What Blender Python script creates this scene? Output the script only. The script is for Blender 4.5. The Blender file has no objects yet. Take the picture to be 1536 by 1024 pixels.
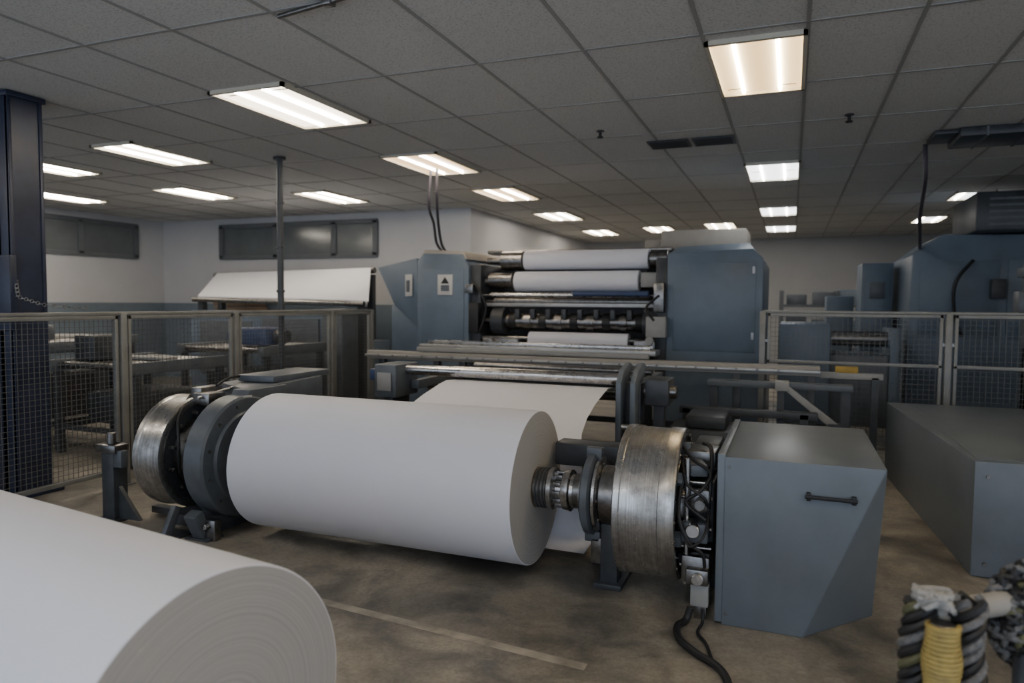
import bpy, bmesh, math, random
from mathutils import Vector, Matrix
random.seed(7)
sc=bpy.context.scene
CZ=3.235
# ---------------------------------------------------------------- materials
def _n(nt,t,**k):
    n=nt.nodes.new(t)
    for a,b in k.items(): setattr(n,a,b)
    return n
def M(name,col,rough=.5,metal=0,noise=.15,ns=6,bump=0,bs=60,stretch=(1,1,1),rv=.1,emit=0,tint=None):
    m=bpy.data.materials.new(name); m.use_nodes=True; nt=m.node_tree; L=nt.links
    p=nt.nodes['Principled BSDF']
    tc=_n(nt,'ShaderNodeTexCoord'); mp=_n(nt,'ShaderNodeMapping'); mp.inputs['Scale'].default_value=stretch
    L.new(tc.outputs['Object'],mp.inputs['Vector'])
    no=_n(nt,'ShaderNodeTexNoise'); no.inputs['Scale'].default_value=ns; no.inputs['Detail'].default_value=6
    no.inputs['Roughness'].default_value=.6
    L.new(mp.outputs[0],no.inputs['Vector'])
    cr=_n(nt,'ShaderNodeValToRGB'); cr.color_ramp.elements[0].position=.3; cr.color_ramp.elements[1].position=.7
    c2=tint if tint else tuple(min(1,c*(1+noise)) for c in col)
    cr.color_ramp.elements[0].color=tuple(c*(1-noise) for c in col)+(1,)
    cr.color_ramp.elements[1].color=tuple(c2)+(1,)
    L.new(no.outputs['Fac'],cr.inputs['Fac']); L.new(cr.outputs['Color'],p.inputs['Base Color'])
    mr=_n(nt,'ShaderNodeMapRange'); mr.inputs['To Min'].default_value=max(.03,rough-rv); mr.inputs['To Max'].default_value=min(1,rough+rv)
    L.new(no.outputs['Fac'],mr.inputs['Value']); L.new(mr.outputs[0],p.inputs['Roughness'])
    p.inputs['Metallic'].default_value=metal
    if bump:
        n2=_n(nt,'ShaderNodeTexNoise'); n2.inputs['Scale'].default_value=bs; n2.inputs['Detail'].default_value=4
        L.new(mp.outputs[0],n2.inputs['Vector'])
        b=_n(nt,'ShaderNodeBump'); b.inputs['Strength'].default_value=bump; b.inputs['Distance'].default_value=.01
        L.new(n2.outputs['Fac'],b.inputs['Height']); L.new(b.outputs[0],p.inputs['Normal'])
    return m
def EM(name,col,s):
    m=bpy.data.materials.new(name); m.use_nodes=True; p=m.node_tree.nodes['Principled BSDF']
    p.inputs['Base Color'].default_value=(.8,.76,.66,1)
    p.inputs['Emission Color'].default_value=tuple(col)+(1,); p.inputs['Emission Strength'].default_value=s
    return m
paper=M('paper_white',(.76,.77,.83),.55,noise=.015,ns=3,rv=.04)
cabgray=M('cabinet_paint',(.135,.158,.182),.34,noise=.12,ns=4,bump=.02,bs=200)
pressblue=M('press_blue_gray_paint',(.125,.168,.222),.40,noise=.12,ns=3)
darkpaint=M('dark_paint',(.046,.051,.058),.42,noise=.3,ns=8)
standgray=M('stand_gray_paint',(.10,.114,.13),.40,noise=.18,ns=8)
black=M('black_rubber',(.014,.014,.015),.5,noise=.3)
steel=M('machined_steel',(.55,.54,.53),.28,metal=1,noise=.2,ns=12,rv=.1)
dsteel=M('dark_steel',(.25,.245,.24),.33,metal=1,noise=.35,ns=20,rv=.12)
alum=M('aluminium',(.42,.42,.41),.42,metal=.7,noise=.12)
beige=M('beige_cover_and_lit_top',(.33,.31,.275),.55,noise=.08)
lgray=M('light_gray_casing',(.30,.30,.29),.5,noise=.1)
blue=M('blue_motor_paint',(.045,.07,.15),.4,noise=.15)
navy=M('navy_column_paint',(.022,.03,.06),.4,noise=.25)
fencem=M('fence_gray',(.24,.24,.225),.45,metal=.35,noise=.15)
wirem=M('fence_wire',(.14,.14,.135),.5,metal=.4,noise=.1)
cable=M('cable_purple_gray',(.05,.045,.06),.5,noise=.1)
yellow=M('yellow_hose',(.36,.27,.08),.6,noise=.25,ns=30)
rope=M('gray_rope',(.15,.15,.15),.85,noise=.4,ns=60,bump=.5,bs=120)
rag=M('white_rag',(.34,.335,.32),.9,noise=.2,ns=30)
olive=M('olive_strap',(.10,.10,.05),.7,noise=.3,ns=30)
card=M('cardboard',(.22,.165,.115),.8,noise=.15)
stickm=M('label_white',(.56,.56,.54),.6,noise=.05)
glass=M('window_glass',(.13,.145,.15),.15,noise=.2,ns=1.2)
wframe=M('window_frame',(.12,.13,.14),.5,noise=.1)
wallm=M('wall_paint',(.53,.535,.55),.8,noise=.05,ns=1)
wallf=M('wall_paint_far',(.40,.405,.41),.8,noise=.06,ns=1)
wallb=M('wall_lower_band',(.17,.21,.25),.6,noise=.08)
tbar=M('ceiling_tbar',(.33,.325,.31),.6,noise=.05)
linem=M('floor_line_paint',(.33,.30,.25),.6,noise=.4,ns=6)
ytag=M('yellow_tag',(.4,.27,.05),.6)
# brushed drum steel: fine circumferential streaks + grime patches
drum=bpy.data.materials.new('brushed_drum_steel'); drum.use_nodes=True; nt=drum.node_tree;L=nt.links;p=nt.nodes['Principled BSDF']
tc=_n(nt,'ShaderNodeTexCoord'); mp=_n(nt,'ShaderNodeMapping'); mp.inputs['Scale'].default_value=(45,1.5,1.5); L.new(tc.outputs['Object'],mp.inputs['Vector'])
s1=_n(nt,'ShaderNodeTexNoise'); s1.inputs['Scale'].default_value=3; s1.inputs['Detail'].default_value=5; L.new(mp.outputs[0],s1.inputs['Vector'])
s2=_n(nt,'ShaderNodeTexNoise'); s2.inputs['Scale'].default_value=6; s2.inputs['Detail'].default_value=8; s2.inputs['Roughness'].default_value=.7; L.new(tc.outputs['Object'],s2.inputs['Vector'])
c1=_n(nt,'ShaderNodeValToRGB'); c1.color_ramp.elements[0].position=.3; c1.color_ramp.elements[0].color=(.40,.395,.385,1); c1.color_ramp.elements[1].position=.7; c1.color_ramp.elements[1].color=(.62,.615,.60,1)
c2=_n(nt,'ShaderNodeValToRGB'); c2.color_ramp.elements[0].position=.38; c2.color_ramp.elements[0].color=(.5,.48,.45,1); c2.color_ramp.elements[1].position=.56; c2.color_ramp.elements[1].color=(1,1,1,1)
mx=_n(nt,'ShaderNodeMix',data_type='RGBA',blend_type='MULTIPLY'); mx.inputs[0].default_value=.8
L.new(s1.outputs['Fac'],c1.inputs['Fac']); L.new(s2.outputs['Fac'],c2.inputs['Fac']); L.new(c1.outputs['Color'],mx.inputs[6]); L.new(c2.outputs['Color'],mx.inputs[7]); L.new(mx.outputs[2],p.inputs['Base Color'])
mr=_n(nt,'ShaderNodeMapRange'); mr.inputs['From Min'].default_value=.35; mr.inputs['From Max'].default_value=.65; mr.inputs['To Min'].default_value=.48; mr.inputs['To Max'].default_value=.22; L.new(s2.outputs['Fac'],mr.inputs['Value']); L.new(mr.outputs[0],p.inputs['Roughness'])
p.inputs['Metallic'].default_value=.95
bp=_n(nt,'ShaderNodeBump'); bp.inputs['Strength'].default_value=.05; bp.inputs['Distance'].default_value=.01; L.new(s1.outputs['Fac'],bp.inputs['Height']); L.new(bp.outputs[0],p.inputs['Normal'])
# ceiling tile
ceil=bpy.data.materials.new('ceiling_tile'); ceil.use_nodes=True; nt=ceil.node_tree;L=nt.links;p=nt.nodes['Principled BSDF']
tc=_n(nt,'ShaderNodeTexCoord')
n1=_n(nt,'ShaderNodeTexNoise'); n1.inputs['Scale'].default_value=70; n1.inputs['Detail'].default_value=4
n2=_n(nt,'ShaderNodeTexNoise'); n2.inputs['Scale'].default_value=.6; n2.inputs['Detail'].default_value=3
for n in(n1,n2): L.new(tc.outputs['Object'],n.inputs['Vector'])
cr=_n(nt,'ShaderNodeValToRGB'); cr.color_ramp.elements[0].position=.34; cr.color_ramp.elements[0].color=(.52,.52,.505,1)
cr.color_ramp.elements[1].position=.5; cr.color_ramp.elements[1].color=(.70,.70,.685,1)
L.new(n1.outputs['Fac'],cr.inputs['Fac'])
mx=_n(nt,'ShaderNodeMix',data_type='RGBA',blend_type='MULTIPLY'); mx.inputs[0].default_value=.2
L.new(cr.outputs['Color'],mx.inputs[6]); L.new(n2.outputs['Fac'],mx.inputs[7]); L.new(mx.outputs[2],p.inputs['Base Color'])
p.inputs['Roughness'].default_value=.95
# floor
flo=bpy.data.materials.new('concrete_floor'); flo.use_nodes=True; nt=flo.node_tree;L=nt.links;p=nt.nodes['Principled BSDF']
tc=_n(nt,'ShaderNodeTexCoord')
def nz(s,d,r=.6,dist=0):
    n=_n(nt,'ShaderNodeTexNoise'); n.inputs['Scale'].default_value=s; n.inputs['Detail'].default_value=d; n.inputs['Roughness'].default_value=r
    n.inputs['Distortion'].default_value=dist
    L.new(tc.outputs['Object'],n.inputs['Vector']); return n
a=nz(.8,7,.6,.8); b=nz(60,4,.6); c=nz(2.6,7,.62,.5)
cr=_n(nt,'ShaderNodeValToRGB'); e=cr.color_ramp.elements
e[0].position=.34; e[0].color=(.14,.13,.115,1); e[1].position=.66; e[1].color=(.43,.39,.325,1)
k=e.new(.5); k.color=(.27,.245,.205,1)
L.new(a.outputs['Fac'],cr.inputs['Fac'])
cr2=_n(nt,'ShaderNodeValToRGB'); cr2.color_ramp.elements[0].position=.35; cr2.color_ramp.elements[0].color=(.8,.8,.8,1); cr2.color_ramp.elements[1].position=.6; cr2.color_ramp.elements[1].color=(1.05,1.05,1.05,1)
L.new(b.outputs['Fac'],cr2.inputs['Fac'])
cr3=_n(nt,'ShaderNodeValToRGB'); cr3.color_ramp.elements[0].position=.36; cr3.color_ramp.elements[0].color=(.5,.51,.52,1); cr3.color_ramp.elements[1].position=.56; cr3.color_ramp.elements[1].color=(1.1,1.09,1.07,1)
L.new(c.outputs['Fac'],cr3.inputs['Fac'])
m1=_n(nt,'ShaderNodeMix',data_type='RGBA',blend_type='MULTIPLY'); m1.inputs[0].default_value=1
m2=_n(nt,'ShaderNodeMix',data_type='RGBA',blend_type='MULTIPLY'); m2.inputs[0].default_value=1
L.new(cr.outputs['Color'],m1.inputs[6]); L.new(cr2.outputs['Color'],m1.inputs[7])
L.new(m1.outputs[2],m2.inputs[6]); L.new(cr3.outputs['Color'],m2.inputs[7]); L.new(m2.outputs[2],p.inputs['Base Color'])
mr=_n(nt,'ShaderNodeMapRange'); mr.inputs['From Min'].default_value=.3; mr.inputs['From Max'].default_value=.7; mr.inputs['To Min'].default_value=.28; mr.inputs['To Max'].default_value=.62
L.new(c.outputs['Fac'],mr.inputs['Value']); L.new(mr.outputs[0],p.inputs['Roughness'])
bp=_n(nt,'ShaderNodeBump'); bp.inputs['Strength'].default_value=.12; bp.inputs['Distance'].default_value=.003
L.new(b.outputs['Fac'],bp.inputs['Height']); L.new(bp.outputs[0],p.inputs['Normal'])
# paper end rings
pend=bpy.data.materials.new('paper_roll_end'); pend.use_nodes=True; nt=pend.node_tree;L=nt.links;p=nt.nodes['Principled BSDF']
tc=_n(nt,'ShaderNodeTexCoord'); sp=_n(nt,'ShaderNodeSeparateXYZ'); cb=_n(nt,'ShaderNodeCombineXYZ')
L.new(tc.outputs['Object'],sp.inputs[0]); L.new(sp.outputs['Y'],cb.inputs['Y']); L.new(sp.outputs['Z'],cb.inputs['Z'])
vl=_n(nt,'ShaderNodeVectorMath',operation='LENGTH'); L.new(cb.outputs[0],vl.inputs[0])
no=_n(nt,'ShaderNodeTexNoise',noise_dimensions='1D'); no.inputs['Scale'].default_value=110; no.inputs['Detail'].default_value=5; no.inputs['Roughness'].default_value=.75
L.new(vl.outputs['Value'],no.inputs['W'])
cr=_n(nt,'ShaderNodeValToRGB'); cr.color_ramp.elements[0].position=.3; cr.color_ramp.elements[0].color=(.34,.33,.315,1)
cr.color_ramp.elements[1].position=.7; cr.color_ramp.elements[1].color=(.44,.43,.41,1)
L.new(no.outputs['Fac'],cr.inputs['Fac']); L.new(cr.outputs['Color'],p.inputs['Base Color']); p.inputs['Roughness'].default_value=.8
bp=_n(nt,'ShaderNodeBump'); bp.inputs['Strength'].default_value=.15; bp.inputs['Distance'].default_value=.002
L.new(no.outputs['Fac'],bp.inputs['Height']); L.new(bp.outputs[0],p.inputs['Normal'])

# ---------------------------------------------------------------- builder
class B:
    def __init__(s,name): s.name=name; s.V=[];s.F=[];s.I=[];s.mats=[]
    def add(s,vs,fs,mat):
        if mat not in s.mats: s.mats.append(mat)
        o=len(s.V); s.V+= [tuple(v) for v in vs]; s.F+=[[i+o for i in f] for f in fs]; s.I+=[s.mats.index(mat)]*len(fs)
    def bmadd(s,bm,mat,bev=0,seg=2):
        if bev>0:
            bmesh.ops.bevel(bm,geom=bm.edges[:],offset=bev,segments=seg,affect='EDGES',profile=.5)
        bm.verts.index_update()
        s.add([v.co[:] for v in bm.verts],[[v.index for v in f.verts] for f in bm.faces],mat); bm.free()
    def hull(s,vs,fs,mat,bev=0,seg=2):
        bm=bmesh.new(); q=[bm.verts.new(v) for v in vs]
        for f in fs: bm.faces.new([q[i] for i in f])
        bmesh.ops.recalc_face_normals(bm,faces=bm.faces[:])
        s.bmadd(bm,mat,bev,seg)
    def box(s,x0,x1,y0,y1,z0,z1,mat,bev=0,rot=None):
        vs=[Vector((x,y,z)) for z in(z0,z1) for y in(y0,y1) for x in(x0,x1)]
        if rot is not None:
            c=Vector(((x0+x1)/2,(y0+y1)/2,(z0+z1)/2)); R=Matrix.Rotation(rot[1],3,rot[0]); vs=[c+R@(v-c) for v in vs]
        fs=[(0,2,3,1),(4,5,7,6),(0,1,5,4),(2,6,7,3),(0,4,6,2),(1,3,7,5)]
        if bev: s.hull(vs,fs,mat,bev)
        else: s.add(vs,fs,mat)
    def prism(s,pts,ax,a0,a1,mat,bev=0):
        f={'x':lambda a,p:(a,p[0],p[1]),'y':lambda a,p:(p[0],a,p[1]),'z':lambda a,p:(p[0],p[1],a)}[ax]
        n=len(pts); vs=[f(a0,p) for p in pts]+[f(a1,p) for p in pts]
        fs=[list(range(n))[::-1],list(range(n,2*n))]+[(i,(i+1)%n,n+(i+1)%n,n+i) for i in range(n)]
        s.hull(vs,fs,mat,bev)
    def lathe(s,prof,mat,o=(0,0,0),axis=(1,0,0),n=64,cap=(True,True)):
        ax=Vector(axis).normalized(); u=ax.orthogonal().normalized(); w=ax.cross(u); o=Vector(o)
        vs=[];fs=[]
        for t,r in prof:
            for i in range(n):
                a=2*math.pi*i/n; vs.append(o+ax*t+(u*math.cos(a)+w*math.sin(a))*max(r,1e-4))
        for k in range(len(prof)-1):
            for i in range(n):
                j=(i+1)%n; fs.append((k*n+i,k*n+j,(k+1)*n+j,(k+1)*n+i))
        if cap[0]: fs.append(list(range(n))[::-1])
        if cap[1]: fs.append([(len(prof)-1)*n+i for i in range(n)])
        s.add(vs,fs,mat)
    def cyl(s,p0,p1,r,mat,n=20,r1=None):
        p0=Vector(p0);p1=Vector(p1);d=p1-p0;l=d.length
        r1=r if r1 is None else r1
        b=min(.1*r,.004)
        s.lathe([(0,r-b),(b,r),(l-b,r1),(l,r1-b)],mat,p0,d,n)
    def tube(s,pts,r,mat,n=8,sub=6,closed=False):
        P=[Vector(p) for p in pts]; Q=[]
        m=len(P)
        if sub>1 and m>2:
            rng=m if closed else m-1
            for i in range(rng):
                if closed: a,b,c,d=P[(i-1)%m],P[i],P[(i+1)%m],P[(i+2)%m]
                else: a,b,c,d=P[max(i-1,0)],P[i],P[i+1],P[min(i+2,m-1)]
                for k in range(sub):
                    t=k/sub; Q.append(.5*((2*b)+(c-a)*t+(2*a-5*b+4*c-d)*t*t+(3*b-a-3*c+d)*t**3))
            if not closed: Q.append(P[-1])
        else: Q=P
        N=len(Q); vs=[];fs=[]; u=None
        for i in range(N):
            if closed: d=(Q[(i+1)%N]-Q[i-1])
            else: d=Q[min(i+1,N-1)]-Q[max(i-1,0)]
            d=d.normalized() if d.length>1e-9 else Vector((0,0,1))
            if u is None: u=d.orthogonal().normalized()
            else: u=(u-d*u.dot(d)).normalized()
            w=d.cross(u)
            for j in range(n):
                a=2*math.pi*j/n; vs.append(Q[i]+(u*math.cos(a)+w*math.sin(a))*r)
        for i in range(N if closed else N-1):
            i2=(i+1)%N
            for j in range(n):
                k=(j+1)%n; fs.append((i*n+j,i*n+k,i2*n+k,i2*n+j))
        if not closed: fs.append(list(range(n))[::-1]); fs.append([(N-1)*n+j for j in range(n)])
        s.add(vs,fs,mat)
    def ring(s,c,ax,R,r,mat,n=24,k=8):
        ax=Vector(ax).normalized();u=ax.orthogonal().normalized();w=ax.cross(u);c=Vector(c)
        s.tube([c+(u*math.cos(2*math.pi*i/n)+w*math.sin(2*math.pi*i/n))*R for i in range(n)],r,mat,n=k,sub=1,closed=True)
    def bolts(s,c,ax,R,cnt,r,h,mat,ph=0):
        ax=Vector(ax).normalized();u=ax.orthogonal().normalized();w=ax.cross(u);c=Vector(c)
        for i in range(cnt):
            a=2*math.pi*i/cnt+ph; p=c+(u*math.cos(a)+w*math.sin(a))*R
            s.cyl(p,p+ax*h,r,mat,n=6)
    def done(s,loc=None,rz=0,ang=32):
        if loc is None:
            mn=[min(v[i] for v in s.V) for i in range(3)]; mxx=[max(v[i] for v in s.V) for i in range(3)]
            loc=[(mn[i]+mxx[i])/2 for i in range(3)]
            s.V=[(v[0]-loc[0],v[1]-loc[1],v[2]-loc[2]) for v in s.V]
        me=bpy.data.meshes.new(s.name); me.from_pydata(s.V,[],s.F)
        for m in s.mats: me.materials.append(m)
        me.polygons.foreach_set('material_index',s.I)
        bm=bmesh.new(); bm.from_mesh(me); bmesh.ops.recalc_face_normals(bm,faces=bm.faces[:]); bm.to_mesh(me); bm.free()
        me.polygons.foreach_set('use_smooth',[True]*len(me.polygons)); me.set_sharp_from_angle(angle=math.radians(ang)); me.update()
        o=bpy.data.objects.new(s.name,me); o.location=loc; o.rotation_euler=(0,0,rz); sc.collection.objects.link(o); return o

# ---------------------------------------------------------------- room
XL,XR,YB,YF,YS,XS=-12.3,6.5,-3.5,18.6,11.2,-5.2
def simple(name,args,mat):
    b=B(name); b.box(*args,mat); return b.done()
simple('floor',(XL-.2,XR+.2,YB-.2,YF+.2,-.15,0),flo)
simple('ceiling',(XL-.2,XR+.2,YB-.2,YF+.2,CZ,CZ+.15),ceil)
simple('wall_left',(XL-.2,XL,YB,YS,0,CZ),wallm)
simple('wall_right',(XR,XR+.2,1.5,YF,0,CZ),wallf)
simple('wall_back_left',(XL,XS,YS,YS+.2,0,CZ),wallm)
simple('wall_step',(XS-.2,XS,YS+.2,YF,0,CZ),wallm)
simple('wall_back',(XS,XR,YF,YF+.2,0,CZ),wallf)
simple('trim_1',(XL,XL+.02,YB,YS,0,1.55),wallb)
simple('trim_2',(XL+.02,XS,YS-.02,YS,0,1.55),wallb)
b=B('ceiling_grid')
xs=[.05+.6*i for i in range(0,11)]+[-.55-.745*i for i in range(0,16)]
for x in xs:
    if XL<x<XR: b.box(x-.012,x+.012,YB,YF,CZ-.006,CZ,tbar)
y=4.5-1.2*6
while y<YF: b.box(XL,XR,y-.012,y+.012,CZ-.0065,CZ,tbar); y+=1.2
b.done()
CG=CZ-.0066
def window(n,wall,a0,a1,z0,z1,mull):
    b=B('window_%d'%n)
    def bx(p0,p1,q0,q1,d0,d1,m):
        if wall=='x': b.box(XL+d0,XL+d1,p0,p1,q0,q1,m)
        else: b.box(p0,p1,YS-d1,YS-d0,q0,q1,m)
    bx(a0,a1,z0,z1,0,.02,glass)
    for z in(z0,z1): bx(a0-.04,a1+.04,z-.04,z+.04,0,.06,wframe)
    for a in [a0,a1]+mull: bx(a-.05,a+.05,z0,z1,0,.06,wframe)
    b.done()
window(1,'x',4.5,10.5,2.46,3.08,[6.3,7.9,9.3])
window(2,'y',-10.7,-7.1,2.46,3.08,[-9.35,-8.0])

# ceiling lights
frm=M('light_frame',(.6,.56,.46),.5,noise=.03)
def light(x,y,lens,w,tube,l=.6):
    b=B('ceiling_light_panel'); z=CZ
    fr=frm; ln=lens
    b.box(-w,w,-l,-l+.03,-.03,0,fr); b.box(-w,w,l-.03,l,-.03,0,fr)
    b.box(-w,-w+.025,-l,l,-.03,0,fr); b.box(w-.025,w,-l,l,-.03,0,fr)
    b.prism([(-w+.02,-.008),(-.16,-.003),(-.02,-.016),(.02,-.016),(.16,-.003),(w-.02,-.008),(w-.02,-.001),(-w+.02,-.001)],'y',-l+.02,l-.02,ln)
    for sx in(-.13,.13): b.cyl((sx,-l+.05,-.018),(sx,l-.05,-.018),.013,tube,n=10)
    return b.done(loc=(x,y,z))
WL=EM('light_lens_warm',(1,.62,.27),1.2); WT=EM('light_tube_warm',(1,.82,.52),26)
NL=EM('light_lens_neutral',(1,.84,.64),3); NT=EM('light_tube_neutral',(1,.92,.82),26)
CL=EM('light_lens_cool',(.93,.95,1),2.5); CT=EM('light_tube_cool',(.96,.97,1),13)
light(-.25,5.22,WL,.3,WT)
light(-3.93,4.95,NL,.36,NT)
light(-3.98,7.5,WL,.36,NT); light(-4.0,9.9,WL,.34,NT); light(-4.08,12.7,NL,.33,NT); light(-4.1,15.9,NL,.32,NT)
light(-.25,9.3,CL,.31,CT); light(-.25,13.2,CL,.31,CT); light(-.25,16.2,CL,.31,CT)
light(-6.65,5.95,NL,.3,NT,.55); light(-6.7,9.3,NL,.3,NT); light(-8.55,6.05,NL,.28,NT,.55); light(-8.45,8.3,NL,.3,NT,.55); light(-10.8,7.9,NL,.3,NT); light(-10.6,5.9,NL,.3,NT)
light(-2.7,15.6,NL,.3,NT); light(-1.4,15.3,NL,.3,NT); light(2.4,12.2,CL,.25,NT,.4); light(2.35,15.3,CL,.25,NT,.5)
# fixtures behind / beside the viewpoint
light(-3.85,.9,CL,.3,NT); light(-.25,.3,NL,.3,NT); light(3.35,2.1,WL,.3,WT); light(3.35,5.2,WL,.3,WT); light(-7.4,1.5,NL,.3,NT); light(-2.0,-2.1,CL,.3,NT); light(1.6,1.2,WL,.3,WT)

# vents, sprinklers
for cx in(-1.2,-.76):
    b=B('ceiling_vent'); b.box(cx-.20,cx+.20,7.2,7.55,CG-.012,CG,darkpaint)
    for i in range(6): b.box(cx-.18,cx+.18,7.23+.05*i,7.25+.05*i,CG-.02,CG-.01,black)
    b.done()
for cx,cy in((-1.73,6.63),(.42,6.79)):
    b=B('ceiling_sprinkler'); z=CZ-.001; b.cyl((cx,cy,z),(cx,cy,z-.01),.04,darkpaint); b.cyl((cx,cy,z-.004),(cx,cy,z-.07),.014,black); b.cyl((cx,cy,z-.055),(cx,cy,z-.068),.03,black)
    b.done()
b=B('ceiling_conduit'); b.cyl((-2.75,3.33,CG-.016),(-1.95,3.2,CG-.016),.014,dsteel)
b.box(-2.4,-2.34,3.24,3.3,CG-.035,CG,dsteel,.005)
b.done()
b=B('air_duct'); b.box(1.4,3.6,7.6,8.2,CG-.08,CG,darkpaint,.01); b.box(1.2,1.42,7.65,8.1,CG-.04,CG,darkpaint,.01)
for i in range(6): b.box(1.6+.33*i,1.62+.33*i,7.59,8.21,CG-.09,CG,standgray)
b.done()

# column
b=B('steel_column')
cx,cy=-5.87,3.90; q=.14
b.box(cx-q,cx+q,cy-q,cy-q+.03,0,CZ,navy,.004); b.box(cx-q,cx+q,cy+q-.03,cy+q,0,CZ,navy,.004); b.box(cx-.02,cx+.02,cy-q,cy+q,0,CZ,navy)
b.box(cx+q-.03,cx+q-.01,cy-q,cy+q,0,CZ,navy); b.box(cx-q+.01,cx-q+.03,cy-q,cy+q,0,CZ,navy)
b.box(cx-.16,cx+.16,cy-.16,cy+.16,CG-.04,CG,navy,.004); b.box(cx-.2,cx+.2,cy-.2,cy+.2,0,.03,navy,.004)
b.box(cx-.15,cx+.17,cy-.18,cy-.12,1.35,1.95,navy,.01)
b.done()
b=B('hanging_chain')
pts=[(-5.72,3.78,1.75),(-5.65,3.75,1.62),(-5.52,3.85,1.56),(-5.37,4.1,1.53)]
def lerp(P,t):
    f=t*(len(P)-1); i=min(int(f),len(P)-2); return Vector(P[i]).lerp(Vector(P[i+1]),f-i)
for i in range(26):
    qq=lerp(pts,i/25); ax=(1,0,0) if i%2 else (0,0,1); b.ring(qq,ax,.014,.0035,dsteel,n=10,k=5)
b.done()

# fences
def fence(name,axis,c,a0,a1,posts,ztop,zmid=None,pitch=.042):
    b=B(name)
    def bx(p0,p1,d0,d1,z0,z1,m,bev=0):
        if axis=='y': b.box(c+d0,c+d1,p0,p1,z0,z1,m,bev)
        else: b.box(p0,p1,c+d0,c+d1,z0,z1,m,bev)
    for p in posts:
        bx(p-.03,p+.03,-.03,.03,0,ztop+.02,fencem,.005); bx(p-.06,p+.06,-.06,.06,0,.012,fencem)
    ps=sorted(posts)
    for i in range(len(ps)-1):
        q0,q1=ps[i]+.05,ps[i+1]-.05
        bx(q0,q1,-.018,.018,ztop-.035,ztop,fencem,.004); bx(q0,q1,-.018,.018,.12,.155,fencem,.004)
        bx(q0,q0+.03,-.018,.018,.12,ztop,fencem,.004); bx(q1-.03,q1,-.018,.018,.12,ztop,fencem,.004)
        for z in(.4,1.2):
            bx(ps[i]+.02,q0+.01,-.01,.01,z,z+.03,dsteel); bx(q1-.01,ps[i+1]-.02,-.01,.01,z,z+.03,dsteel)
        if zmid: bx(q0,q1,-.018,.018,zmid,zmid+.035,fencem,.004)
        a=q0+.03
        while a<q1-.03:
            bx(a-.0018,a+.0018,-.0018,.0018,.13,ztop-.01,wirem); a+=pitch
        z=.16
        while z<ztop-.03:
            bx(q0,q1,.0018,.005,z-.0018,z+.0018,wirem); z+=pitch
    bx(ps[0],ps[-1],-.022,.022,ztop,ztop+.03,fencem,.006)
    return b.done()
fence('safety_fence','y',-5.35,1.4,8.9,[1.4,2.9,4.42,5.75,7.4,8.3],1.47)
fence('safety_fence','x',8.05,-.3,5,[-.28,1.45,3.2,4.9],1.51,zmid=.98,pitch=.05)
b=B('fence_pole'); px=-5.44; b.cyl((px,6.57,0),(px,6.57,CZ),.036,darkpaint); b.cyl((px,6.57,CG-.03),(px,6.57,CG),.07,darkpaint); b.cyl((px-.03,6.62,1.2),(px-.03,6.62,2.9),.014,navy)
b.cyl((px,6.57,0),(px,6.57,.02),.06,darkpaint)
for z in(1.7,2.2,2.7): b.cyl((px,6.57,z),(px,6.57,z+.03),.047,darkpaint)
b.done()
def hoses(name,P,r=.018):
    b=B(name)
    for k,pp in enumerate(P): b.tube(pp,r,cable)
    b.done()
hoses('hanging_cable',[[(-4.08,7.8,CZ),(-4.09,7.82,2.9),(-4.22,8.1,2.65),(-4.38,8.5,2.4),(-4.42,8.7,2.3)],[(-4.16,7.8,CZ),(-4.2,7.82,2.8),(-4.28,8.1,2.6),(-4.45,8.5,2.4),(-4.5,8.75,2.31)]])
hoses('hanging_cable',[[(1.22,8.3,CZ),(1.24,8.35,2.9),(1.3,9.0,2.6),(1.45,10.0,2.4),(1.6,11.0,2.38)]],.022)

# ---------------------------------------------------------------- paper rolls
def roll(name,R,Lh,core,loc,rz):
    b=B(name); n=128; e=.006
    b.lathe([(-Lh,R-e),(-Lh+e*.3,R-e*.3),(-Lh+e,R),(Lh-e,R),(Lh-e*.3,R-e*.3),(Lh,R-e)],paper,n=n,cap=(False,False))
    for sg in(-1,1):
        b.lathe([(sg*Lh,R-e),(sg*Lh,core),(sg*(Lh-.05),core)],pend,n=n,cap=(False,True))
        b.lathe([(sg*(Lh-.02),core),(sg*(Lh+.002),core),(sg*(Lh+.002),core-.01),(sg*(Lh-.02),core-.01)],card,n=48,cap=(False,False))
    return b.done(loc=loc,rz=rz)
YA,ZA,RR=3.90,.515,.45
roll('paper_roll',RR,.965,.12,(-2.335,YA,ZA),0)
ax=Vector((-.989,.147,0)).normalized()
c=Vector((-1.40,1.43,.44))+ax*1.2
roll('paper_roll',.44,1.2,.07,c,math.atan2(-ax.y,-ax.x))

# web feeding
b=B('paper_web')
rows=[(-2.76,-1.33,6.05,.835),(-2.76,-1.33,5.8,.885),(-2.76,-1.33,5.6,.92),(-2.76,-1.33,5.45,.928),(-2.76,-1.33,5.33,.91),(-2.76,-1.33,5.05,.855),(-2.76,-1.32,4.8,.79),(-2.76,-1.3,4.6,.72),(-2.78,-1.27,4.47,.64),(-2.8,-1.24,4.40,.53),(-2.8,-1.20,4.38,.40),(-2.8,-1.16,4.38,.2),(-2.8,-1.15,4.37,.12),(-2.8,-1.15,4.33,.07),(-2.8,-1.15,4.15,.06)]
nx=8; vs=[];fs=[]
for (x0,x1,y,z) in rows:
    for i in range(nx+1): vs.append((x0+(x1-x0)*i/nx,y,z))
for k in range(len(rows)-1):
    for i in range(nx): fs.append((k*(nx+1)+i,k*(nx+1)+i+1,(k+1)*(nx+1)+i+1,(k+1)*(nx+1)+i))
vs2=[(v[0],v[1]-.001,v[2]-.002) for v in vs]
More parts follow.
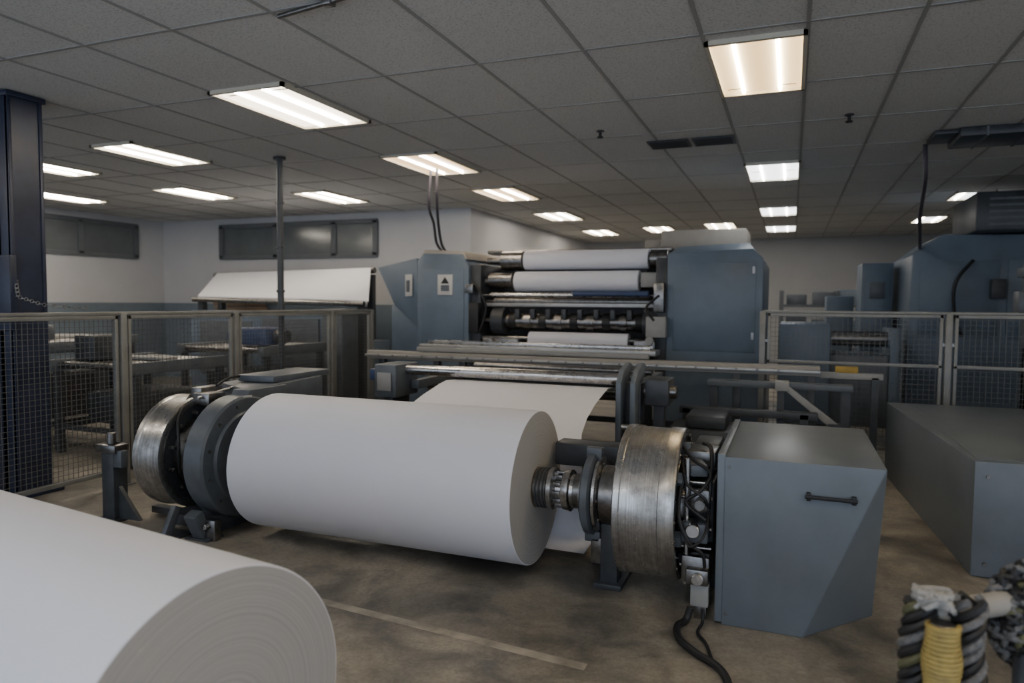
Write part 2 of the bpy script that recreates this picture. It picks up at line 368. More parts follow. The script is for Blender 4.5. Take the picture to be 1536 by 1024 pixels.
b.add(vs,fs,paper); b.add(vs2,fs,paper); b.done(ang=60)

# ---------------------------------------------------------------- unwind stand, drive side
b=B('roll_unwind_stand')
def LX(prof,mat,n=64,cap=(True,True)): b.lathe(prof,mat,o=(0,YA,ZA),n=n,cap=cap)
# chuck & shaft
LX([(-1.44,.10),(-1.37,.10),(-1.365,.112),(-1.29,.112),(-1.285,.105)],dsteel)
for k in range(3): LX([(-1.352+.022*k,.112),(-1.350+.022*k,.117),(-1.342+.022*k,.117),(-1.340+.022*k,.112)],darkpaint)
LX([(-1.285,.118),(-1.28,.123),(-1.255,.123),(-1.25,.105),(-1.235,.085),(-1.20,.085),(-1.195,.115),(-1.165,.12),(-1.155,.12),(-1.15,.095),(-1.12,.09)],steel)
for i in range(12):
    a=i*math.pi/6
    b.box(-1.245,-1.20,YA+.095*math.cos(a)-.012,YA+.095*math.cos(a)+.012,ZA+.095*math.sin(a)-.012,ZA+.095*math.sin(a)+.012,dsteel,.002)
b.bolts((-1.372,YA,ZA),(-1,0,0),.095,8,.008,.006,steel)
LX([(-1.13,.10),(-1.09,.10),(-1.085,.14),(-1.065,.14),(-1.06,.10),(-.9,.10)],dsteel)
LX([(-1.055,.215),(-1.045,.232),(-1.01,.232),(-1.0,.215)],standgray)
LX([(-.996,.20),(-.99,.212),(-.975,.212),(-.97,.20)],steel)
b.bolts((-1.05,YA,ZA),(-1,0,0),.19,10,.010,.01,steel)
b.bolts((-.975,YA,ZA),(1,0,0),.17,8,.009,.012,steel)
b.box(-1.065,-.975,YA-.03,YA+.03,ZA+.20,ZA+.265,standgray,.008)
b.box(-1.065,-.975,YA-.05,YA+.05,ZA-.27,ZA-.21,standgray,.008)
LX([(-.97,.15),(-.96,.165),(-.87,.165),(-.86,.18),(-.82,.18)],dsteel)
# big drum
LX([(-.83,.355),(-.832,.395),(-.825,.408),(-.795,.408),(-.79,.402),(-.60,.400),(-.595,.408),(-.525,.408),(-.515,.402),(-.513,.372),(-.53,.36),(-.54,.33)],drum,n=96,cap=(True,False))
LX([(-.54,.34),(-.545,.25),(-.545,.24)],dsteel,n=96,cap=(False,False))
LX([(-.58,.26),(-.53,.25),(-.52,.2),(-.48,.19),(-.47,.12),(-.42,.11),(-.41,.08),(-.345,.08)],dsteel)
b.bolts((-.545,YA,ZA),(1,0,0),.30,16,.014,.022,steel)
b.bolts((-.52,YA,ZA),(1,0,0),.225,8,.013,.03,steel,.2)
b.bolts((-.515,YA,ZA),(1,0,0),.388,24,.007,.008,dsteel)
for i in range(6):
    a=i*math.pi/3+.4; cy,cz=math.cos(a),math.sin(a)
    b.box(-.54,-.49,YA+.30*cy-.03,YA+.30*cy+.03,ZA+.30*cz-.03,ZA+.30*cz+.03,standgray,.006,rot=('X',a))
# housing, calipers between drum and cabinet
b.box(-.48,-.345,YA-.14,YA+.14,ZA-.16,ZA+.16,darkpaint,.012)
b.box(-.46,-.36,YA-.24,YA-.10,ZA+.02,ZA+.14,dsteel,.01)
b.box(-.49,-.36,YA-.30,YA-.17,ZA-.12,ZA-.02,standgray,.01)
b.cyl((-.43,YA-.20,ZA-.05),(-.43,YA-.34,ZA-.05),.035,steel); b.cyl((-.40,YA-.22,ZA+.08),(-.40,YA-.32,ZA+.08),.028,dsteel)
b.box(-.50,-.35,YA-.05,YA+.2,ZA+.22,ZA+.30,dsteel,.01)
b.box(-.49,-.40,YA-.22,YA-.02,ZA+.20,ZA+.26,standgray,.008,rot=('Z',.3))
b.box(-.49,-.35,YA-.28,YA-.12,.18,.32,dsteel,.01); b.box(-.46,-.35,YA-.33,YA-.2,.19,.27,dsteel,.008)
b.box(-.44,-.35,YA-.30,YA-.22,.07,.20,lgray,.008); b.cyl((-.40,YA-.33,.23),(-.40,YA-.36,.23),.03,steel)
b.box(-.42,-.36,YA-.28,YA-.22,0,.08,dsteel,.006)
for z in(.24,.34,.44,.60,.68): b.cyl((-.35,YA-.19,z),(-.51,YA-.19,z),.010,steel)
b.cyl((-.47,YA-.25,ZA+.30),(-.47,YA-.25,ZA-.35),.012,steel)
for P,r in(([(-.53,YA-.1,.86),(-.45,YA-.2,.80),(-.36,YA-.22,.74),(-.40,YA-.28,.66),(-.47,YA-.3,.60),(-.37,YA-.3,.52)],.009),
  ([(-.51,YA-.15,.80),(-.47,YA-.3,.70),(-.38,YA-.33,.64),(-.36,YA-.28,.58)],.008),
  ([(-.50,YA-.2,.74),(-.50,YA-.33,.55),(-.45,YA-.35,.42),(-.38,YA-.34,.36),(-.37,YA-.3,.28)],.009),
  ([(-.42,YA,.85),(-.37,YA-.1,.84),(-.36,YA-.2,.70),(-.37,YA-.25,.45)],.011),
  ([(-.49,YA-.3,.50),(-.44,YA-.37,.40),(-.37,YA-.36,.46),(-.36,YA-.25,.55)],.007)):
    b.tube(P,r,black)
# frame + feet
b.box(-.49,-.35,YA+.15,YA+.42,0,.82,darkpaint,.012)
b.box(-1.02,-.35,YA+.43,YA+.55,0,.12,darkpaint,.01)
b.box(-1.34,-.88,YA+.24,YA+.40,.60,.74,darkpaint,.01)
b.box(-1.10,-.95,YA+.25,YA+.40,0,.62,darkpaint,.01)
b.box(-.97,-.87,YA-.06,YA+.06,0,.36,darkpaint,.01); b.box(-1.0,-.84,YA-.1,YA+.3,0,.03,darkpaint,.004)
b.box(-1.03,-.90,YA-.05,YA+.10,.12,.27,dsteel,.01)
b.done()

b=B('roll_unwind_stand')
LX([(-3.58,.14),(-3.42,.14),(-3.38,.12),(-3.20,.10)],dsteel)
LX([(-3.60,.20),(-3.57,.20),(-3.53,.15)],dsteel)
# disc guard
LX([(-3.70,.405),(-3.69,.42),(-3.55,.42),(-3.535,.405),(-3.53,.32),(-3.51,.31)],standgray,n=96)
b.bolts((-3.535,YA,ZA),(1,0,0),.365,12,.011,.012,dsteel)
LX([(-3.95,.26),(-3.90,.25),(-3.86,.2),(-3.68,.2)],dsteel)
b.bolts((-3.95,YA,ZA),(1,0,0),.30,12,.014,.04,steel)
b.bolts((-3.90,YA,ZA),(1,0,0),.22,8,.02,.05,dsteel,.3)
# drum
LX([(-4.18,.30),(-4.18,.385),(-4.17,.40),(-4.14,.40),(-4.13,.393),(-3.98,.391),(-3.97,.40),(-3.935,.40),(-3.93,.385),(-3.935,.35),(-3.96,.34),(-3.96,.24)],drum,n=96,cap=(True,False))
LX([(-3.955,.355),(-3.955,.02)],darkpaint,n=64,cap=(False,False))
# arm housing
b.hull([(-4.10,4.25,.60),(-3.56,3.95,.60),(-3.60,4.85,.60),(-4.05,5.15,.60),(-4.10,4.25,.97),(-3.56,3.95,.97),(-3.60,4.85,.99),(-4.05,5.15,.99)],[(0,1,2,3),(4,5,6,7),(0,1,5,4),(1,2,6,5),(2,3,7,6),(3,0,4,7)],standgray,.012)
b.box(-3.98,-3.64,4.3,5.0,.98,1.03,standgray,.008)
b.prism([(YA-.05,ZA+.3),(YA+.45,ZA+.25),(YA+.45,.97),(YA+.05,.97)],'x',-3.70,-3.55,standgray,.008)
b.box(-3.95,-3.80,YA-.08,YA+.08,ZA+.34,ZA+.43,dsteel,.01); b.box(-4.02,-3.92,YA-.03,YA+.18,ZA+.38,ZA+.46,dsteel,.008)
b.cyl((-3.86,YA-.12,ZA+.40),(-3.86,YA+.3,ZA+.45),.012,steel)
b.box(-3.552,-3.540,YA-.02,YA+.06,ZA+.32,ZA+.42,stickm)
for P in([(-4.0,YA-.05,.92),(-3.9,YA-.25,.8),(-3.85,YA-.3,.6),(-3.9,YA-.25,.4)],[(-3.9,YA+.1,.98),(-3.95,YA+.3,1.02),(-4.0,YA+.6,1.0)]): b.tube(P,.01,black)
# supports
b.box(-4.0,-3.72,YA+.2,YA+.9,0,.62,darkpaint,.012)
b.box(-3.78,-3.64,YA-.18,YA+.3,0,.20,darkpaint,.01)
b.box(-3.86,-3.82,YA-.42,YA-.36,0,.22,standgray,.004,rot=('X',-.5)); b.box(-3.70,-3.60,YA-.38,YA-.30,0,.20,standgray,.006,rot=('X',.45))
b.box(-3.75,-3.55,YA-.36,YA-.22,0,.015,darkpaint); b.box(-3.62,-3.52,YA-.33,YA-.27,0,.14,dsteel,.006); b.box(-3.98,-3.78,YA-.44,YA-.25,0,.015,darkpaint)
b.box(-3.97,-3.60,YA-.30,YA+.3,.06,.14,darkpaint,.008)
b.box(-4.40,-4.0,YA-.05,YA+.02,.02,.07,darkpaint,.004)
for dx in(-3.58,-3.68): b.cyl((dx,YA-.3,.10),(dx,YA-.36,.10),.018,steel)
b.done()
b=B('guide_post')
b.box(-4.62,-4.50,3.62,3.74,0,.56,darkpaint,.008); b.box(-4.66,-4.46,3.58,3.78,0,.02,darkpaint); b.box(-4.66,-4.46,3.60,3.72,.50,.56,dsteel,.006)
b.cyl((-4.56,3.66,.56),(-4.56,3.66,.64),.03,dsteel); b.box(-4.5,-4.42,3.62,3.68,.40,.52,standgray,.006)
b.prism([(-4.50,.02),(-4.30,.02),(-4.50,.25)],'y',3.66,3.69,darkpaint)
b.done()

# ---------------------------------------------------------------- foreground cabinet
b=B('drive_cabinet')
x0,x1,y0,y1,h=-.285,.43,3.60,4.75,.85
b.hull([(x0,y0,0),(.09,y0,0),(x1,4.0,0),(x1,y1,0),(x0,y1,0),(x0,y0,h),(x1,y0,h),(x1,y1,h),(x0,y1,h)],
 [(0,1,2,3,4),(5,6,7,8),(0,1,6,5),(1,2,6),(2,3,7,6),(3,4,8,7),(4,0,5,8)],cabgray,.007)
b.box(x0-.035,x0+.004,y0+.004,y1-.004,.01,h+.012,cabgray,.006)
b.box(.085,.31,y0-.03,y0-.018,.685,.703,black,.004)
b.box(.09,.11,y0-.025,y0+.002,.675,.713,black,.003); b.box(.285,.305,y0-.025,y0+.002,.675,.713,black,.003)
for z in(.06,.8): b.cyl((x0+.02,y0-.004,z),(x0+.02,y0+.002,z),.008,dsteel,n=8)
b.done()
b=B('equipment_cabinet')
b.hull([(1.03,4.83,0),(3.2,4.95,0),(3.2,7.5,0),(.86,7.46,0),(1.03,4.83,.69),(3.2,4.95,.69),(3.2,7.5,.69),(.86,7.46,.69)],[(0,1,2,3),(4,5,6,7),(0,1,5,4),(1,2,6,5),(2,3,7,6),(3,0,4,7)],cabgray,.008)
for z in(.08,.60):
    b.cyl((1.10,4.84,z),(1.10,4.825,z),.012,dsteel,n=8)
b.box(1.05,3.0,4.90,7.4,.69,.695,cabgray,.002)
b.done()

# hose on floor
b=B('power_cable')
b.tube([(-.43,3.56,.08),(-.45,3.54,.02),(-.48,3.46,.018),(-.45,3.33,.018),(-.36,3.22,.018),(-.25,3.12,.018),(-.20,2.98,.018),(-.22,2.85,.018),(-.28,2.6,.018)],.018,black,n=10)
b.tube([(-.37,3.56,.08),(-.37,3.54,.02),(-.38,3.44,.012),(-.33,3.34,.012),(-.29,3.2,.012)],.008,black)
b.done()
b=B('floor_marking')
b.hull([(-2.55,3.12,.0005),(-.8,2.97,.0005),(-.8,2.91,.0005),(-2.55,3.06,.0005),(-2.55,3.12,.001),(-.8,2.97,.001),(-.8,2.91,.001),(-2.55,3.06,.001)],[(0,1,2,3),(4,5,6,7),(0,1,5,4),(1,2,6,5),(2,3,7,6),(3,0,4,7)],linem)
b.done()

# ---------------------------------------------------------------- infeed frame
b=B('web_infeed_frame')
b.cyl((-3.2,5.55,.995),(-1.22,5.55,.995),.045,steel,n=32)
b.cyl((-3.2,5.95,.80),(-1.2,5.95,.80),.035,dsteel,n=24)
b.cyl((-3.1,5.2,.52),(-1.2,5.2,.52),.04,dsteel,n=24)
b.box(-3.42,-3.20,5.35,5.75,.76,1.05,standgray,.012); b.box(-3.38,-3.24,5.33,5.345,.82,.98,lgray,.006)
b.box(-3.36,-3.26,5.4,5.7,0,.78,darkpaint,.01); b.cyl((-3.45,5.55,.995),(-3.2,5.55,.995),.035,steel)
b.box(-3.5,-3.42,5.4,5.6,.9,1.0,blue,.008)
pl=[(5.28,.52),(5.42,.52),(5.60,1.0),(5.72,1.10),(5.62,1.13),(5.40,1.09),(5.28,1.0)]
b.prism(pl,'x',-1.23,-1.19,cabgray,.006)
b.prism(pl,'x',-1.12,-1.08,cabgray,.006)
b.box(-1.22,-1.07,5.45,5.6,0,.98,darkpaint,.008)
b.box(-1.03,-.85,5.4,5.7,.82,1.02,darkpaint,.01); b.cyl((-1.05,5.5,.92),(-.80,5.5,.92),.05,dsteel); b.cyl((-1.2,5.34,.65),(-1.0,5.34,.65),.03,steel)
b.box(-.98,-.90,5.5,5.6,0,.85,darkpaint)
b.box(-3.3,-1.1,5.6,5.68,.10,.18,darkpaint,.006); b.box(-3.3,-1.1,5.63,5.67,.4,.46,standgray,.006)
b.box(-3.2,-1.2,6.1,7.3,.78,.82,darkpaint,.004)
for xx in(-3.15,-1.25):
    for yy in(6.15,7.2): b.box(xx-.03,xx+.03,yy-.03,yy+.03,0,.8,darkpaint)
    b.box(xx-.04,xx+.04,5.6,7.3,.82,.90,standgray,.006)
b.cyl((-3.15,6.4,.93),(-1.25,6.4,.93),.03,dsteel); b.cyl((-3.15,6.9,.93),(-1.25,6.9,.93),.03,dsteel)
b.box(-3.1,-1.3,6.5,6.85,.82,.92,darkpaint,.01)
b.done()

# ---------------------------------------------------------------- bench rails
b=B('rail_bench')
b.box(-4.25,-1.35,7.65,7.95,1.03,1.09,alum,.01); b.box(-4.15,-1.42,7.70,7.74,1.09,1.13,steel,.008); b.box(-4.15,-1.42,7.86,7.90,1.09,1.13,steel,.008)
b.box(-4.9,.28,7.50,7.60,.90,1.0,beige,.008); b.box(-4.9,.28,7.45,7.50,.93,.96,alum,.004)
b.box(-4.2,-1.4,7.50,7.58,1.01,1.06,lgray,.008)
for xx in(-4.7,-3.6,-2.5,-1.4,-.5,.2):
    b.box(xx-.04,xx+.04,7.52,7.60,0,.92,darkpaint,.006)
for xx in(-4.1,-2.9,-1.6):
    b.box(xx-.04,xx+.04,7.82,7.9,0,1.03,darkpaint,.006)
b.box(-4.7,.2,7.54,7.58,.3,.36,darkpaint)
b.box(-.75,.55,7.15,7.28,.80,.86,standgray,.006); b.box(.45,.53,7.18,7.25,0,.82,darkpaint); b.box(-.73,-.65,7.18,7.25,0,.82,darkpaint)
b.prism([(-.1,.86),(-.02,.86),(.42,.52),(.36,.48)],'y',7.0,7.06,lgray,.004); b.box(.34,.44,6.98,7.08,0,.52,darkpaint)
b.box(-.12,0,6.98,7.2,.80,.88,lgray,.004); b.box(-.10,-.04,7.0,7.06,0,.82,darkpaint)
b.box(.42,.62,7.58,7.66,.94,1.0,ytag,.004); b.box(.28,.84,7.58,7.64,.88,.94,lgray,.004); b.box(.74,.80,7.58,7.64,0,.9,darkpaint)
for i in range(24): b.cyl((-4.7+.2*i,7.497,.95),(-4.7+.2*i,7.44,.95),.012,dsteel,n=8)
b.box(-1.0,-.3,6.3,6.9,0,.50,darkpaint,.02); b.box(-.85,-.5,6.35,6.8,.5,.62,darkpaint,.03); b.box(-.2,.3,6.3,6.8,0,.35,standgray,.02)
b.box(-.98,.25,6.9,7.0,.55,.62,darkpaint,.008); b.box(-.95,-.88,6.9,7.0,0,.6,darkpaint); b.box(.1,.17,6.9,7.0,0,.6,darkpaint)
b.done()

# ---------------------------------------------------------------- press
b=B('printing_press')
pf=8.5
b.prism([(-1.38,0),(-.30,0),(-.30,2.12),(-.42,2.24),(-1.38,2.2)],'y',pf,10.6,pressblue,.02)
b.box(-1.30,-.38,pf-.012,pf,1.05,2.08,pressblue,.004)
b.hull([(-1.38,pf+.02,2.19),(-.40,pf+.02,2.22),(-.40,10.3,2.22),(-1.38,10.3,2.19),(-1.30,pf+.35,2.30),(-.48,pf+.35,2.33),(-.48,10.2,2.33),(-1.30,10.2,2.30)],[(0,1,2,3),(4,5,6,7),(0,1,5,4),(1,2,6,5),(2,3,7,6),(3,0,4,7)],pressblue,.01)
b.box(-1.65,-.55,9.6,10.5,2.28,2.58,beige,.03); b.box(-1.9,-1.4,9.8,10.5,2.2,2.48,beige,.02)
for z in(1.2,1.95): b.box(-.42,-.39,pf-.02,pf-.008,z,z+.08,dsteel)
b.prism([(-4.75,0),(-3.97,0),(-3.97,2.08),(-4.07,2.24),(-4.65,2.26),(-4.75,2.16)],'y',pf,10.2,pressblue,.02)
b.box(-4.68,-4.04,pf-.012,pf,.95,2.05,pressblue,.004)
b.prism([(-4.72,2.19),(-4.0,2.17),(-4.06,2.28),(-4.64,2.31)],'y',pf+.02,10.1,beige,.01)  # tan cap: light on the cabinet top put into the colour
b.hull([(-5.62,8.9,2.1),(-4.75,8.5,2.2),(-4.75,8.55,1.25),(-5.25,8.75,1.55),(-5.62,9.8,2.1),(-4.75,9.8,2.2),(-4.75,9.8,1.25),(-5.25,9.8,1.55)],[(0,1,2,3),(4,5,6,7),(0,1,5,4),(1,2,6,5),(2,3,7,6),(3,0,4,7)],pressblue,.012)
b.box(-5.3,-4.75,8.75,9.7,0,1.55,pressblue,.015)
b.box(-4.99,-4.84,8.56,8.575,1.68,1.98,stickm,.002,rot=('Z',-.43)); b.box(-4.95,-4.89,8.545,8.56,1.74,1.9,standgray,0,rot=('Z',-.43))
b.box(-4.42,-4.20,pf-.025,pf-.01,1.70,1.97,stickm,.002); b.box(-4.37,-4.25,pf-.03,pf-.02,1.75,1.83,standgray); b.prism([(-4.37,1.85),(-4.25,1.85),(-4.31,1.94)],'y',pf-.03,pf-.02,black)
b.box(-3.97,-3.82,8.55,9.9,0,2.1,darkpaint,.01); b.box(-1.52,-1.38,8.55,9.9,0,2.15,darkpaint,.01)
b.box(-3.85,-1.5,9.4,9.5,.8,2.12,darkpaint); b.box(-3.85,-1.5,8.7,9.5,.78,.84,darkpaint)  # upright dark panel added behind the rollers so the gaps read black
b.box(-3.9,-1.4,8.95,9.3,2.26,2.31,dsteel,.01)
Y=8.72
def rl(z,r,xa,xb,mat,y=Y):
    b.cyl((-3.85,y,z),(-1.5,y,z),r*.35,dsteel); b.cyl((xa,y,z),(xb,y,z),r,mat,n=36)
rl(2.16,.125,-3.3,-1.66,paper,8.85); b.cyl((-3.62,8.85,2.16),(-3.32,8.85,2.16),.13,dsteel); b.cyl((-1.64,8.85,2.16),(-1.42,8.85,2.16),.11,dsteel)
b.bolts((-3.62,8.85,2.16),(-1,0,0),.09,6,.012,.02,steel)
rl(1.88,.13,-3.38,-1.75,paper); b.cyl((-3.75,Y,1.90),(-3.42,Y,1.90),.10,dsteel); b.box(-1.72,-1.46,Y-.1,Y+.1,1.80,1.98,lgray,.012)
b.box(-3.4,-1.7,8.9,8.95,1.95,2.1,black)
rl(1.70,.035,-3.7,-1.6,steel,8.6); b.cyl((-2.55,8.55,1.72),(-1.6,8.55,1.72),.035,blue); rl(1.62,.05,-3.7,-1.6,dsteel,8.75)
b.box(-3.8,-1.5,8.62,8.70,1.55,1.60,alum,.006)
rl(1.36,.10,-3.6,-1.6,dsteel,8.7)
for i in range(9):
    xx=-3.45+.21*i
    b.cyl((xx,8.7,1.36),(xx+.10,8.7,1.36),.115,dsteel if i%2 else black,n=30)
    b.box(xx+.11,xx+.17,8.56,8.64,1.40,1.52,darkpaint,.006)
for xx in(-3.62,-1.62): b.cyl((xx-.05,8.68,1.36),(xx+.12,8.68,1.36),.18,darkpaint,n=36)
rl(1.14,.09,-3.15,-1.85,paper,8.62); b.box(-3.15,-1.85,8.53,8.55,1.04,1.14,paper)
b.box(-3.75,-3.25,8.45,8.6,1.0,1.14,dsteel,.01); b.box(-1.6,-1.36,8.36,8.5,1.2,1.45,lgray,.015); b.box(-1.75,-1.5,8.42,8.55,1.02,1.16,dsteel,.01)
b.cyl((-1.55,8.4,1.16),(-1.55,8.34,1.16),.05,lgray); b.cyl((-3.6,8.42,1.1),(-3.6,8.36,1.1),.04,steel)
b.box(-3.97,-3.86,8.38,8.52,1.72,1.84,dsteel,.008); b.box(-3.94,-3.8,8.42,8.55,1.2,1.6,black,.01); b.box(-1.52,-1.4,8.40,8.55,1.5,1.85,dsteel,.01)
for P in([(-3.9,8.45,1.9),(-3.75,8.42,1.7),(-3.7,8.45,1.5),(-3.8,8.45,1.2)],[(-1.45,8.4,1.7),(-1.6,8.38,1.55),(-1.5,8.36,1.4)]): b.tube(P,.015,black)
b.done()

# ---------------------------------------------------------------- far left feeder with sheet
b=B('sheet_feeder')
vs=[(-9.7,10.0,2.10),(-6.45,10.0,2.16),(-5.65,8.7,1.62),(-9.15,9.0,1.68)]
b.hull(vs+[(v[0],v[1],v[2]-.02) for v in vs],[(0,1,2,3),(4,5,6,7),(0,1,5,4),(1,2,6,5),(2,3,7,6),(3,0,4,7)],paper)
b.cyl((-9.8,10.05,2.06),(-6.4,10.05,2.12),.05,dsteel); b.cyl((-9.2,8.95,1.62),(-5.7,8.66,1.57),.04,dsteel)
for x,y,z in((-9.7,10.1,2.05),(-6.5,10.1,2.05),(-9.1,9.05,1.58),(-5.85,8.85,1.53)): b.box(x-.05,x+.05,y-.05,y+.05,0,z,darkpaint)
b.box(-9.0,-5.9,8.85,9.7,0,1.0,pressblue,.02); b.box(-8.6,-6.1,8.3,8.85,0,1.45,pressblue,.02); b.box(-8.4,-7.4,8.28,8.30,.5,1.3,standgray,.005)
b.box(-7.2,-6.2,8.27,8.30,.4,1.35,standgray,.005); b.box(-6.1,-5.75,8.2,8.6,0,1.5,standgray,.02)
b.done()

# conveyors left, behind the fence
def conv(x0,x1,y0,y1,h,motor=True):
    b=B('conveyor_table')
    for x in(x0,x1): b.box(x-.04,x+.04,y0,y1,h-.12,h,standgray,.008)
    y=y0+.1
    while y<y1: b.cyl((x0,y,h-.05),(x1,y,h-.05),.035,dsteel,n=14); y+=.12
    for x in(x0,x1):
        for y in(y0+.1,y1-.1): b.box(x-.035,x+.035,y-.035,y+.035,0,h-.1,darkpaint)
        b.box(x-.02,x+.02,y0+.1,y1-.1,.25,.3,darkpaint)
    for y in(y0+.1,y1-.1): b.box(x0,x1,y-.02,y+.02,.25,.3,darkpaint)
    b.box(x0+.15,x1-.15,y0+.3,y1-.2,.3,h-.35,darkpaint,.02)
    if motor:
        b.box(x1-.45,x1-.05,y0+.15,y0+.55,h,h+.22,blue,.03); b.cyl((x1-.05,y0+.35,h+.12),(x1+.12,y0+.35,h+.12),.08,dsteel); b.cyl((x1-.45,y0+.35,h+.12),(x1-.75,y0+.35,h+.12),.1,blue)
        b.box(x0+.2,x1-.8,y0+.7,y1-.2,h-.02,h+.15,standgray,.02)
    else:
        b.box(x0+.1,x1-.1,y0+.5,y1-.6,h-.01,h+.02,lgray,.004); b.box(x0+.1,x0+.4,y0+.2,y0+.6,h-.01,h+.25,darkpaint,.02)
    b.done()
conv(-8.6,-7.3,4.3,6.0,1.15)
conv(-7.1,-6.0,5.0,6.3,.98,False)
conv(-7.2,-5.9,6.75,8.0,1.05)
conv(-9.8,-8.9,5.2,7.6,1.1,False)
conv(-7.6,-6.4,1.6,3.4,1.0)
b=B('cardboard_stack')
for i in range(5): b.box(-10.3+.03*(i%2),-9.5+.03*(i%2),10.5,11.05,.02+.37*i,.02+.37*i+.36,card,.01)
b.box(-10.4,-9.4,10.4,11.1,0,.02,card)
b.done()

# ---------------------------------------------------------------- right background machines
b=B('coating_machine')
b.prism([(1.45,0),(3.9,0),(3.9,2.5),(1.85,2.55),(1.50,2.28)],'y',10.9,13.0,pressblue,.02)
b.box(1.6,2.5,10.88,10.9,1.2,2.2,pressblue,.004); b.box(2.6,3.6,10.88,10.9,1.2,2.2,pressblue,.004)
b.box(2.15,3.9,10.6,12.0,2.55,3.05,darkpaint,.03)
for i in range(5): b.box(2.3,3.7,10.59,10.6,2.62+.08*i,2.65+.08*i,standgray)
b.tube([(2.2,10.85,2.2),(2.0,10.8,1.9),(2.0,10.8,1.5),(2.1,10.86,1.2)],.02,black)
b.box(2.4,2.56,10.78,10.9,1.7,1.95,darkpaint,.01)
b.done()
b=B('control_cabinet')
b.box(.98,1.42,12,12.8,0,2.24,pressblue,.02); b.box(1.03,1.37,11.985,12,.9,2.1,pressblue,.005); b.box(.55,.96,13,13.7,0,1.75,pressblue,.02); b.box(1.1,1.3,11.97,11.985,1.7,1.95,standgray,.003)
b.done()
b=B('winding_unit')
b.box(2.25,2.32,8.4,8.9,0,2.05,standgray,.01); b.box(3.1,3.17,8.4,8.9,0,2.05,standgray,.01); b.box(2.2,3.3,8.45,8.9,1.9,2.0,standgray,.01)
b.cyl((2.3,8.6,1.75),(3.12,8.6,1.75),.07,steel,n=24); b.cyl((2.3,8.6,1.55),(3.12,8.6,1.55),.05,dsteel,n=24)
b.box(2.5,2.62,8.5,8.62,2.0,2.32,beige,.01); b.cyl((2.56,8.56,2.3),(2.56,8.56,2.36),.09,dsteel); b.box(2.1,2.25,8.4,8.6,1.5,1.75,standgray,.01); b.box(2.25,3.15,8.5,8.8,.3,1.2,darkpaint,.02)
b.done()
b=B('storage_rack')
for x in(-.2,.9,2.0,3.1):
    for y in(16.2,17.0): b.box(x-.04,x+.04,y-.04,y+.04,0,1.9,standgray)
for z in(.4,1.0,1.55):
    b.box(-.2,3.1,16.15,17.05,z,z+.06,standgray)
    for i in range(6): b.box(-.1+.52*i,.3+.52*i,16.3,16.9,z+.06,z+.06+random.uniform(.2,.42),random.choice([pressblue,standgray,wallb,wallb]),.01)
b.done()
b=B('slitter_machine')
b.box(-.15,.5,10.2,11.4,0,1.35,pressblue,.03); b.box(.5,1.2,10.3,11.2,0,.95,standgray,.03); b.cyl((.5,10.6,1.15),(1.3,10.6,1.15),.1,dsteel)
b.box(1.2,1.32,10.3,11.2,0,1.3,pressblue,.02)
b.done()

# ---------------------------------------------------------------- foreground hose bundle, right
b=B('hose_rack')
b.box(.26,.88,1.95,2.45,0,.04,darkpaint,.01)
def twist(P0,P1,R,rs,mats,turns,ph=0):
    P0=Vector(P0);P1=Vector(P1);d=(P1-P0);u=d.normalized().orthogonal();w=d.normalized().cross(u); k=len(mats)
    N=int(turns*14)
    for j,m in enumerate(mats):
        pts=[]
        for i in range(N+1):
            t=i/N; a=2*math.pi*(turns*t+j/k)+ph; rr=R*(1+.12*math.sin(9*t+j))
            pts.append(P0+d*t+(u*math.cos(a)+w*math.sin(a))*rr)
        b.tube(pts,rs,m,n=7,sub=1)
b.cyl((.392,2.10,.04),(.392,2.10,.77),.03,dsteel)
pts=[]; N=58*16
for i in range(N+1):
    a=2*math.pi*i/16; t=i/N; r=.038+.004*math.sin(t*31)
    pts.append((.392+r*math.cos(a),2.10+r*math.sin(a),.06+.705*t))
b.tube(pts,.0078,yellow,n=6,sub=1)
twist((.318,2.15,.04),(.345,2.16,.80),.022,.012,[black,rope,black,olive,black],5)
twist((.472,2.17,.04),(.462,2.17,.82),.024,.011,[rope,black,rope,rope,black],5)
twist((.43,2.21,.04),(.42,2.2,.78),.022,.014,[black,rope,black],5)
b.cyl((.38,2.18,.76),(.62,2.28,.80),.032,beige,n=24); b.cyl((.60,2.27,.795),(.64,2.29,.805),.042,dsteel,n=24)
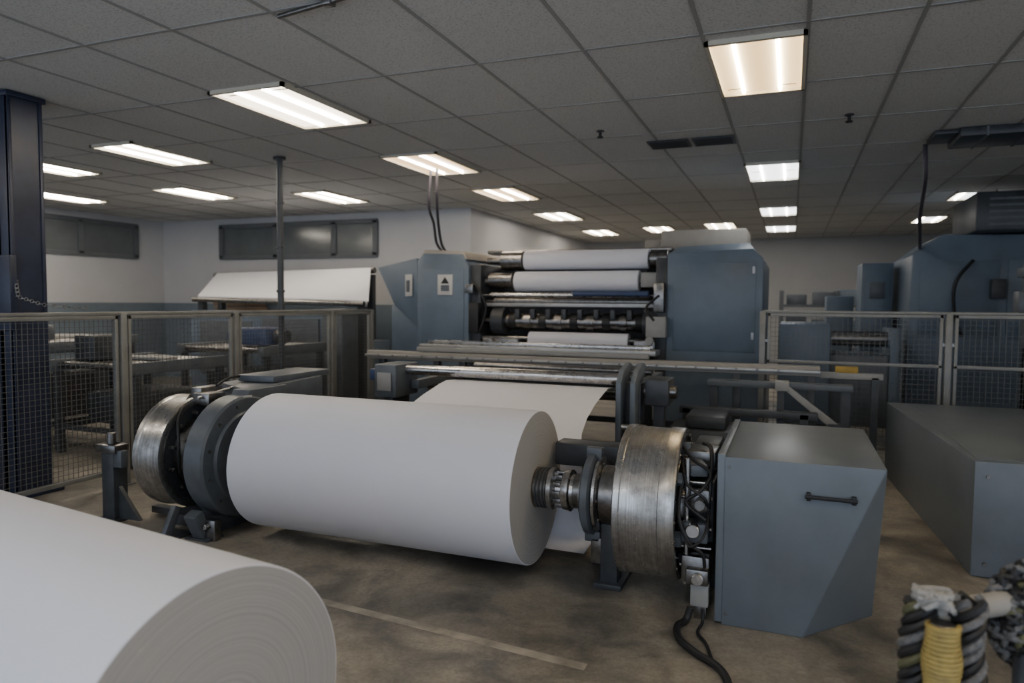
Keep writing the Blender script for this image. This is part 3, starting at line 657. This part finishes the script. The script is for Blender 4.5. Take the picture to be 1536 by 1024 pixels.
b.cyl((.62,2.28,.04),(.62,2.28,.8),.025,darkpaint)
for kk,(R,cz,cyy) in enumerate(((.125,.77,2.28),(.092,.76,2.25),(.11,.71,2.31))):
    for j in range(6):
        pts=[]
        for i in range(96):
            a=2*math.pi*i/96; t=a*7*(1 if j%2 else -1)+j*math.pi/3
            rr=R+.020*math.cos(t); pts.append((.67+rr*math.cos(a),cyy+.020*math.sin(t),cz+rr*math.sin(a)))
        b.tube(pts,.009,[rope,black,black,olive if kk==1 else rope,black,rope][j],n=6,sub=1,closed=True)
    b.ring((.67,cyy,cz),(0,1,0),R,.016,black,n=48)
for i in range(34):
    q=Vector((.375,2.15,.815))
    b.tube([q+Vector((random.uniform(-.045,.045),random.uniform(-.04,.04),random.uniform(-.02,.02))) for _ in range(4)],.007,rag,n=6,sub=5)
b.done()

# ---------------------------------------------------------------- world, camera
w=bpy.data.worlds.new('World'); sc.world=w; w.use_nodes=True
w.node_tree.nodes['Background'].inputs[0].default_value=(.62,.72,.88,1); w.node_tree.nodes['Background'].inputs[1].default_value=1.25
cam=bpy.data.cameras.new('camera'); co=bpy.data.objects.new('camera',cam); sc.collection.objects.link(co); sc.camera=co
F=1060; cam.sensor_width=36; cam.lens=F/1536*36; cam.clip_start=.05
th=math.atan(58/F); ps=math.atan(418/F); roll_=math.radians(.4)
f=Vector((-math.sin(ps)*math.cos(th),math.cos(ps)*math.cos(th),-math.sin(th)))
r=f.cross(Vector((0,0,1))).normalized(); u=r.cross(f)
u2=u*math.cos(roll_)-r*math.sin(roll_); r2=r*math.cos(roll_)+u*math.sin(roll_)
Mx=Matrix((( r2.x,u2.x,-f.x),(r2.y,u2.y,-f.y),(r2.z,u2.z,-f.z)))
co.matrix_world=Matrix.Translation((0,0,1.6))@Mx.to_4x4()
cam.dof.use_dof=True; cam.dof.focus_distance=3.9; cam.dof.aperture_fstop=1.6
sc.view_settings.view_transform='AgX'; sc.view_settings.look='AgX - Base Contrast'; sc.view_settings.exposure=.62
